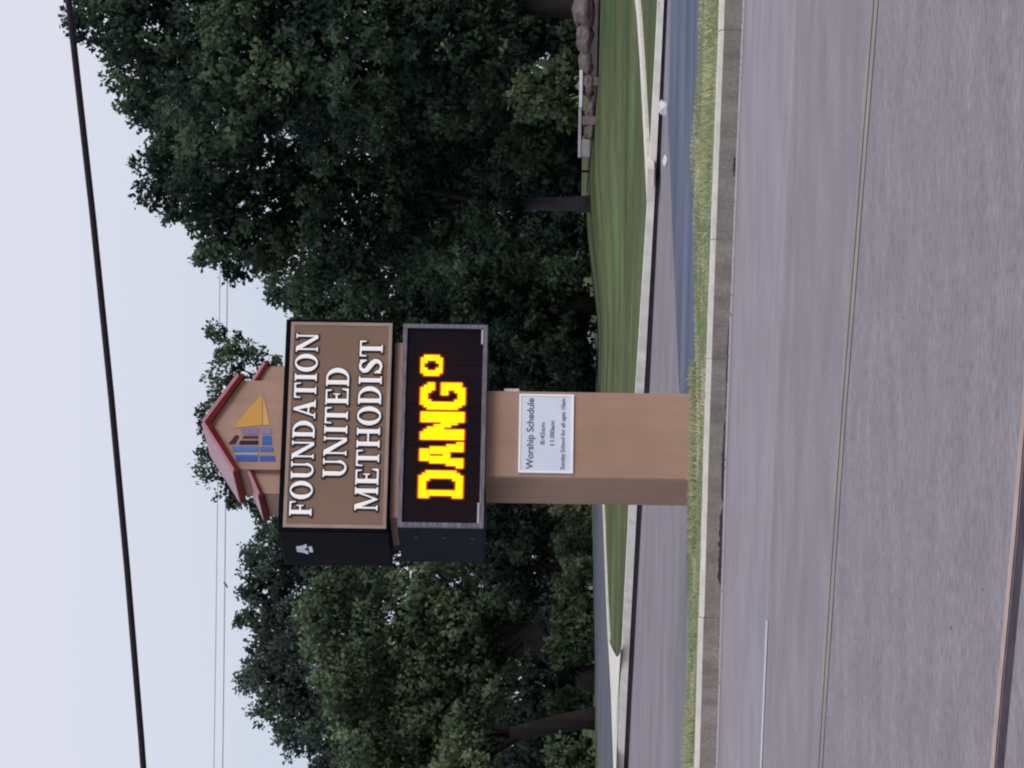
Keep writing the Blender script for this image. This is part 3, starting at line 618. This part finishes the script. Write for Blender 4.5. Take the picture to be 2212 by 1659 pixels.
# ------------------------------------------------------------------ trees and shrubs
m_bark = Mat('dark_bark', srgb(19,16,19), srgb(36,30,31), scale=3, detail=6, rough=.95, stretch=(1,1,.2), bump=.8, bscale=12)
m_bark2 = Mat('grey_brown_bark', srgb(52,50,56), srgb(72,70,74), scale=3, detail=6, rough=.95, stretch=(1,1,.2), bump=.8, bscale=12)
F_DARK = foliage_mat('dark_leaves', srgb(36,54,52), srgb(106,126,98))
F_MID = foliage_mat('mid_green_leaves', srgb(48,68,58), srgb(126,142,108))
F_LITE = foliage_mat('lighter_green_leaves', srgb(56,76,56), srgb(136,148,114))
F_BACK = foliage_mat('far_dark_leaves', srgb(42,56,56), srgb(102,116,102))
def leaf_cloud(lobes, rng, dens=3.4, per=34, leaf=.19, clump=.36, tone=(0, 1), squash=1.0, fill=1.0):
    """lobes: (centre, radius). Sprigs of leaves over the lumpy outside of each lobe, larger looser leaves inside"""
    VV, TT, NN = [], [], []
    def leaves(p, a, l, w, t, nr):
        NN.append(nr)
        b = np.cross(a, rng.normal(size=a.shape)); b /= np.linalg.norm(b, axis=1)[:, None]
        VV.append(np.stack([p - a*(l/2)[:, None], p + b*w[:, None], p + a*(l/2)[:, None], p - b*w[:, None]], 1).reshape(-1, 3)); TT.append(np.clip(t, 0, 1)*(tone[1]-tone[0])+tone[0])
    for c, R in lobes:
        n = max(8, int(dens*4*math.pi*R*R)); d = rng.normal(size=(n, 3)); d /= np.linalg.norm(d, axis=1)[:, None]
        lump = np.array([mnoise.noise(Vector((float(a[0])*1.9+c[0], float(a[1])*1.9+c[1], float(a[2])*1.9+c[2]))) for a in d])
        r = R*(1 - .42*rng.random(n)**1.6)*(1 + .42*lump); cc = np.array(c)[None]+d*r[:, None]*np.array([1, 1, squash])
        big = np.array([mnoise.noise(Vector((float(q[0])*.62, float(q[1])*.62, float(q[2])*.62+7))) for q in cc])
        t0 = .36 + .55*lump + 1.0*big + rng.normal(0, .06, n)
        k = rng.integers(int(per*.6), int(per*1.3), n); ci = np.repeat(np.arange(n), k); m = len(ci)
        u = rng.normal(size=(m, 3)); u /= np.linalg.norm(u, axis=1)[:, None]; cs = clump*(.55+.8*rng.random(n)); rr = rng.random(m)**.6
        p = cc[ci] + u*(cs[ci]*rr)[:, None]
        a = u*.8 + rng.normal(size=(m, 3))*.6; a /= np.linalg.norm(a, axis=1)[:, None]
        l = leaf*(.6+.7*rng.random(m)); leaves(p, a, l, l*(.26+.14*rng.random(m)), t0[ci] + rng.normal(0, .06, m), d[ci]*.6 + u*.75)
        m = int(fill*34*R**2.6); u = rng.normal(size=(m, 3)); u /= np.linalg.norm(u, axis=1)[:, None]; p = np.array(c)[None] + u*(R*.68*rng.random(m)**.5)[:, None]
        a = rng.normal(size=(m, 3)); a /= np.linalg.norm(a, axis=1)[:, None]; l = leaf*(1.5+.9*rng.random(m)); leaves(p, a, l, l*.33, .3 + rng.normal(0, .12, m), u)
    return np.concatenate(VV), np.concatenate(TT), np.concatenate(NN)
def tree(name, label, D, lobes, mat, trunk, trunk_w=.5, seed=1, bark=None, zg=None, group=None, cat='tree', lean=None, **kw):
    """lobes measured as (y, v, r) in the photograph at distance D; each gets its own depth"""
    rng = np.random.default_rng(seed); L3 = []
    for (y, v, r) in lobes:
        dd = D + rng.uniform(-1, 1)*r/F_PX*D*.9 + 0; c = at_y(y, v, dd); L3.append(((c.x, c.y, c.z), max(.3, r/F_PX*D*.97)))
    g = at_y(trunk[0], trunk[1], D); zg = g.z if zg is None else zg
    root = empty(name, (g.x, D, zg)); tag(root, label, cat, group)
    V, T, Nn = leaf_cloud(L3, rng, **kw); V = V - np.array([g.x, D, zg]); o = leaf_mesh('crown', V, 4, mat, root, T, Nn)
    if trunk_w:
        cx = sum(c[0]*r for c, r in L3)/sum(r for c, r in L3) - g.x; cy = sum(c[1]*r for c, r in L3)/sum(r for c, r in L3) - D; zc = sum(c[2]*r for c, r in L3)/sum(r for c, r in L3) - zg
        zmin = min(c[2]-r for c, r in L3) - zg; zf = max(zmin*1.0, zc*.35); lx = cx*.3 if lean is None else lean
        mb = MB(); P = [(0, 0, -.3), (lx*.05, 0, .35), (lx*.45, cy*.1, zf*.55), (lx, cy*.25, zf)]; tw = trunk_w/2
        mb.tube(P, [tw*1.5, tw*1.08, tw*.9, tw*.8], 9)
        for c, r in sorted(L3, key=lambda q: -q[1])[:9]:
            e = Vector((c[0]-g.x, c[1]-D, c[2]-zg)); s = Vector(P[-1]); m1 = s.lerp(e, .45) + Vector((rng.uniform(-.4, .4), rng.uniform(-.4, .4), rng.uniform(0, .7)))
            mb.tube([s - Vector((0, 0, .3)), m1, e], [tw*.5, tw*.28, tw*.1], 6)
        mb.build('trunk', bark or m_bark, root, smooth=True)
    return root
TG = 'trees behind the sign'
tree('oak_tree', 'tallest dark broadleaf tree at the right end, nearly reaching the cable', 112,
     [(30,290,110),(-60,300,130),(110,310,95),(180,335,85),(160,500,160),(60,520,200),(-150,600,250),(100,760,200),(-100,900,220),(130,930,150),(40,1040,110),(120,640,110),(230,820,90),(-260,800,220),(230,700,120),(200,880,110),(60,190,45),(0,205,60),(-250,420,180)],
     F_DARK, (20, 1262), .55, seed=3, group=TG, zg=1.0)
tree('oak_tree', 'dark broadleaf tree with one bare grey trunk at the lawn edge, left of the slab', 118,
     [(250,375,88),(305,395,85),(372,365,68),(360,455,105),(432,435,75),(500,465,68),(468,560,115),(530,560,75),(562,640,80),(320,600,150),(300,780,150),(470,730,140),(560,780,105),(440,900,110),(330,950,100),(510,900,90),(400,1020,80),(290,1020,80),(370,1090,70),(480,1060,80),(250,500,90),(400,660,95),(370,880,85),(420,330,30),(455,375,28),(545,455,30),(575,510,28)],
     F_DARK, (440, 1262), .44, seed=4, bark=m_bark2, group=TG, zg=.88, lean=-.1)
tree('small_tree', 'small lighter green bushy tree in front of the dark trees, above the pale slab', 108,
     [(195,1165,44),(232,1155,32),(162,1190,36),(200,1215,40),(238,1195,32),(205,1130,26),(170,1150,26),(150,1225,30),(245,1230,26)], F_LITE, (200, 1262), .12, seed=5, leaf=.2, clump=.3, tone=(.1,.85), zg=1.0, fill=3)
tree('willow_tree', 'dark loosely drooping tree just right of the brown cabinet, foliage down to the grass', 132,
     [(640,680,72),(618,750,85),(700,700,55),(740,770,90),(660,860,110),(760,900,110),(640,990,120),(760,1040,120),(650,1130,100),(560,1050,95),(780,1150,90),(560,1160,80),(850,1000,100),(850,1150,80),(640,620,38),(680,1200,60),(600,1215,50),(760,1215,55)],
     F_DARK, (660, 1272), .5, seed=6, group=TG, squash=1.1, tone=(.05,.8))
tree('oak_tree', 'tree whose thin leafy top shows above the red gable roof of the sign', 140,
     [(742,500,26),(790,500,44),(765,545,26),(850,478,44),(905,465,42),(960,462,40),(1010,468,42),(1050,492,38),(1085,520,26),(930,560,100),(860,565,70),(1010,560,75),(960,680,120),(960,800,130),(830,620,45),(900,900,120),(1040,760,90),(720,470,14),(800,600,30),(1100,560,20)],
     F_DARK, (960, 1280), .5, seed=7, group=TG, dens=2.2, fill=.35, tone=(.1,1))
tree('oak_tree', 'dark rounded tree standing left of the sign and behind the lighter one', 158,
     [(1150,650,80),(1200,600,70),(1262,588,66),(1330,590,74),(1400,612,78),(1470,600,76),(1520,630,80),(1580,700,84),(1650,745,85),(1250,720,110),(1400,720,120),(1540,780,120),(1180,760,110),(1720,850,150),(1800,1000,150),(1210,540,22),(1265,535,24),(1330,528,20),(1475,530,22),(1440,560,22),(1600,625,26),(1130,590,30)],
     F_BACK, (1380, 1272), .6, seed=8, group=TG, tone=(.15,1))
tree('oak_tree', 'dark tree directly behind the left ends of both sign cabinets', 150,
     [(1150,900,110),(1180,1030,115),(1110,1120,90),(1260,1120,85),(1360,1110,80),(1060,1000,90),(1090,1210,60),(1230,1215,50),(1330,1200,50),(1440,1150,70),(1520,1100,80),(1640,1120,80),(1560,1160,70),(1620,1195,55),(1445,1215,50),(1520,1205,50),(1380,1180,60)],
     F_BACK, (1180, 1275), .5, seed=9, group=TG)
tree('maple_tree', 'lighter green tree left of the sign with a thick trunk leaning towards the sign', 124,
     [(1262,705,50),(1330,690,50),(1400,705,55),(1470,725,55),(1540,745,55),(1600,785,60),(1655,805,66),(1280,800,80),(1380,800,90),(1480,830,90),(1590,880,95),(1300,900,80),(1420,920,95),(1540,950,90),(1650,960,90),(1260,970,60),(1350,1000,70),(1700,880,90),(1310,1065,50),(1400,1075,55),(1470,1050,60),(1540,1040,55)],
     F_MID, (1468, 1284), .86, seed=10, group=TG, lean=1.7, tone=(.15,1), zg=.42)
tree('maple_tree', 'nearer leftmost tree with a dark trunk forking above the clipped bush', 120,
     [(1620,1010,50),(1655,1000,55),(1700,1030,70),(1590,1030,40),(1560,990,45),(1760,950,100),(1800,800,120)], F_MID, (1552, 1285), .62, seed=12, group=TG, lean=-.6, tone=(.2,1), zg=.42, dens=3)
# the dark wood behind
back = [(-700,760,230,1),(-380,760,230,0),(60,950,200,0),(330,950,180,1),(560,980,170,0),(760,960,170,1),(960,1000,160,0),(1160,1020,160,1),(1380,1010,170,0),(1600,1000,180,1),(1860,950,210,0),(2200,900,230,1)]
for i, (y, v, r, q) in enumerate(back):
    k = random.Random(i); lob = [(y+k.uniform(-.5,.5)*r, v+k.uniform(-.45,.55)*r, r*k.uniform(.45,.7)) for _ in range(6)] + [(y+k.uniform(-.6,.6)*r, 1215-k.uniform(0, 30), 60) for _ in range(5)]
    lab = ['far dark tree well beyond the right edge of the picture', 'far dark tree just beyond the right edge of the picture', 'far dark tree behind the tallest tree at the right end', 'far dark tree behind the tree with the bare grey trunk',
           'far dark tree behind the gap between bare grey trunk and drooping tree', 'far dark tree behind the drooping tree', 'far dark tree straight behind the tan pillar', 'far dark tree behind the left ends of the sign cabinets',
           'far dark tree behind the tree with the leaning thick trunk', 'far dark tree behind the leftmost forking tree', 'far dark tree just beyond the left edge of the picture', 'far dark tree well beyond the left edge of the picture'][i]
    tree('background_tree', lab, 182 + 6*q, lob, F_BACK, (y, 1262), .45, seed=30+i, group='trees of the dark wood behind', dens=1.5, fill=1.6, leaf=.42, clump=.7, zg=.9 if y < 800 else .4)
def shrub(y, v0, v1, D, w, label, mat, seed, group=None, zg=.43, tone=(0, 1), name='shrub', nl=7, **kw):
    k = random.Random(seed); lob = []
    for i in range(nl): r = w*k.uniform(.3, .5); lob.append((y + k.uniform(-.6, .6)*w, k.uniform(v0 + r*.6, v1 - r*.2), r))
    return tree(name, label, D, lob, mat, (y, v1), 0.06, seed=seed, group=group, cat='shrub', leaf=.2, clump=.3, tone=tone, zg=zg, **kw)
# hedge left of the pillar
for i, y in enumerate((1108, 1150, 1192, 1234, 1276, 1318, 1360, 1402)):
    D = 146 - i*3.2
    shrub(y, 1186 + (i % 3)*5, 1277, D, 34, ['first','second','third','fourth','fifth','sixth','seventh','eighth'][i] + ' shrub from the pillar in the low hedge by the back road', F_LITE, 50+i, 'hedge along the back road', tone=(.05,.85))
shrub(1520, 1195, 1280, 128, 26, 'small pale green shrub seen between the two leaning trunks', F_LITE, 70, tone=(.1,.7))
shrub(1640, 1190, 1285, 118, 48, 'rounded clipped bush at the left end beside the back road', F_LITE, 71, tone=(.1,.6)); shrub(1720, 1190, 1285, 116, 50, 'bush just past the left edge beside the back road', F_MID, 72)
# shaded undergrowth below the right hand trees
for i, (y, v0, w) in enumerate(((-60,1090,80),(20,1100,75),(95,1090,75),(290,1060,80),(370,1040,85),(500,1040,85),(580,1110,75),(680,1160,70),(780,1170,65),(840,1170,60))):
    shrub(y, v0, 1262 if y < 420 else 1270, 134 if y > 420 else 122, w, 'dark undergrowth shrub ' + ['beyond the right end of the rocks','behind the largest rock','behind the rocks right of the pale slab','behind the left end of the pale slab','between the pale slab and the bare grey trunk','just left of the bare grey trunk','two shrubs left of the bare grey trunk','below the middle of the drooping tree','below the left side of the drooping tree','closest to the right side of the pillar'][i], F_DARK, 80+i, 'undergrowth below the trees', zg=.9 if y < 700 else .7, nl=12, fill=2.5)

# ------------------------------------------------------------------ rocks, slab, small things
m_rock = Mat('brown_rock', srgb(84,74,76), srgb(110,100,100), scale=1.5, detail=7, rough=.95, fine=.12, fscale=6, bump=.6, bscale=8)
def rock(y, v, D, w, h, label, seed, mat=m_rock, zg=None):
    rng = random.Random(seed); import bmesh
    bm = bmesh.new(); bmesh.ops.create_icosphere(bm, subdivisions=3, radius=1)
    for q in bm.verts:
        n = mnoise.noise(q.co*1.3 + Vector((seed, 0, 0)))*.35 + mnoise.noise(q.co*3.1 + Vector((0, seed, 0)))*.14; q.co *= 1+n; q.co.x *= w/2; q.co.y *= w*.35; q.co.z *= h/2
    me = bpy.data.meshes.new('rock'); bm.to_mesh(me); bm.free(); me.materials.append(mat.m); o = bpy.data.objects.new('rock', me); COL.objects.link(o)
    o.location = at_y(y, v, D); o.rotation_euler = (0, 0, rng.uniform(-.4, .4)); tag(o, label, 'rock', 'rocks edging the bed under the trees'); return o
rl = [('largest rock, at the right end of the bed edge',20,1262,1.5,.62),('rock second from the right end of the bed edge',85,1262,1.0,.5),('squat rock third from the right along the bed edge',135,1265,.8,.42),('low rock where the pale slab begins',185,1272,.7,.3),
      ('small rock under the middle of the pale slab',235,1276,.5,.22),('rock past the right edge of the picture',-60,1262,1.2,.6),('small brown rock just right of the grey end block',285,1272,.5,.3)]
for i, (lab, y, v, w, h) in enumerate(rl): rock(y, v, 104, w, h, lab, i+1)
# mulch bed
P = [on_z(y, v, .86) for y, v in ((-500, 1290), (0, 1287), (150, 1284), (300, 1279), (380, 1272))]
V = []
for p in P: V += [(p.x, p.y, float(lawn_z(p.x, p.y))+.02), (p.x+1.5, 132, float(lawn_z(p.x+1.5, 132))+.03)]
V = []
for p in P:
    for k in range(9):
        yy = p.y + (136-p.y)*k/8; V.append((p.x, yy, float(lawn_z(p.x, yy))+.03))
mesh_obj('mulch_bed', V, [(i*9+k, (i+1)*9+k, (i+1)*9+k+1, i*9+k+1) for i in range(len(P)-1) for k in range(8)], Mat('mulch', srgb(60,50,50), srgb(84,74,72), scale=3, rough=1, fine=.2, fscale=12))['kind'] = 'structure'
# pale slab on a grey block
a = at_y(152, 1249, 104); b = at_y(232, 1251, 104); c = at_y(340, 1247, 104); zg = c.z - .32
slab_root = empty('stone_bench', (c.x, 104, zg)); tag(slab_root, 'long low pale slab resting on a grey block at the edge of the lawn', 'stone slab')
m_pale = Mat('pale_slab', srgb(196,192,200), srgb(216,214,220), scale=4, rough=.7)
L_ = b.x - c.x
MB().box(.0, -.18, .22, L_*.98, .18, .30, .01).build('slab', Mat('grey_slab', srgb(150,144,154), srgb(166,160,170), scale=4, rough=.8), slab_root)
MB().box(L_*.98+.01, -.18, .20, a.x-c.x, .18, .29, .01).build('slab', m_pale, slab_root)
MB().box(.01, -.16, -.04, .5, .16, .215, .02).build('block', Mat('grey_block', srgb(118,116,122), srgb(140,138,142), scale=3, rough=.9, fine=.1, fscale=20), slab_root)
MB().box(.9, -.15, -.2, 1.15, .15, .215, .02).build('block', m_rock, slab_root)
MB().box(2.0, -.15, -.25, 2.25, .15, .20, .02).build('block', m_rock, slab_root)
# broken pale lump at the foot of the far kerb
p = on_z(233, 1443, .19)
import bmesh
for k, (dx, w, h, lab) in enumerate(((0, .22, .15, 'small white broken chunk standing at the foot of the far kerb'), (-.75, .16, .07, 'low grey concrete crumb left of the white chunk by the far kerb'))):
    bm = bmesh.new(); bmesh.ops.create_icosphere(bm, subdivisions=2, radius=1)
    for q in bm.verts: q.co *= 1 + mnoise.noise(q.co*1.7+Vector((k*5, 1, 0)))*.5; q.co.x *= w/2; q.co.y *= w*.4; q.co.z *= h/2
    me = bpy.data.meshes.new('concrete_chunk'); bm.to_mesh(me); bm.free(); me.materials.append((m_pale if k == 0 else m_conc).m); o = bpy.data.objects.new('concrete_chunk', me); COL.objects.link(o); o.location = (p.x+dx, p.y, .19+h*.4); tag(o, lab, 'concrete chunk')

# clamp hanging on the lower thin wire
q = at_y(1262, 486, 169.6)
MB().tube([(q.x-.16, q.y, q.z-.12), (q.x, q.y, q.z-.02), (q.x+.1, q.y, q.z+.06)], [.035, .05, .03], 8).build('clamp', Mat('clamp_purple_grey', srgb(96,88,124), rough=.6), low_wire)
# grit and dead leaves caught in the gutter and on the street
def grit(name, n, fx, mat, smin, smax):
    V = []
    for _ in range(n):
        x, y, z = fx(); r = random.uniform(smin, smax); a = random.uniform(0, 6.28); t = random.uniform(.2, .7)
        P = [(x + r*math.cos(a+k*2.09)*random.uniform(.6, 1.2), y + r*math.sin(a+k*2.09)*random.uniform(.6, 1.2), z) for k in range(3)]; top = (x, y, z + r*t)
        for k in range(3): V += [P[k], P[(k+1) % 3], top]
    return tag(leaf_mesh(name, np.array(V), 3, mat), None, None, None, 'stuff')
def _g():
    x = random.uniform(-9, 9); return x, float(kerb_line(x)) - abs(random.gauss(0, .18)) - .01, .006
def _r():
    x = random.uniform(-6, 6); return x, random.uniform(14, 34), .002
grit('gutter_grit', 500, _g, Mat('grit', srgb(92,84,78), srgb(150,142,132), scale=20, rough=.95), .006, .022)['label'] = 'grit and leaf scraps lying in the gutter'
grit('road_grit', 140, _r, Mat('dark_grit', srgb(70,64,66), srgb(100,94,92), scale=20, rough=.95), .003, .009)['label'] = 'fine grit scattered over the street'
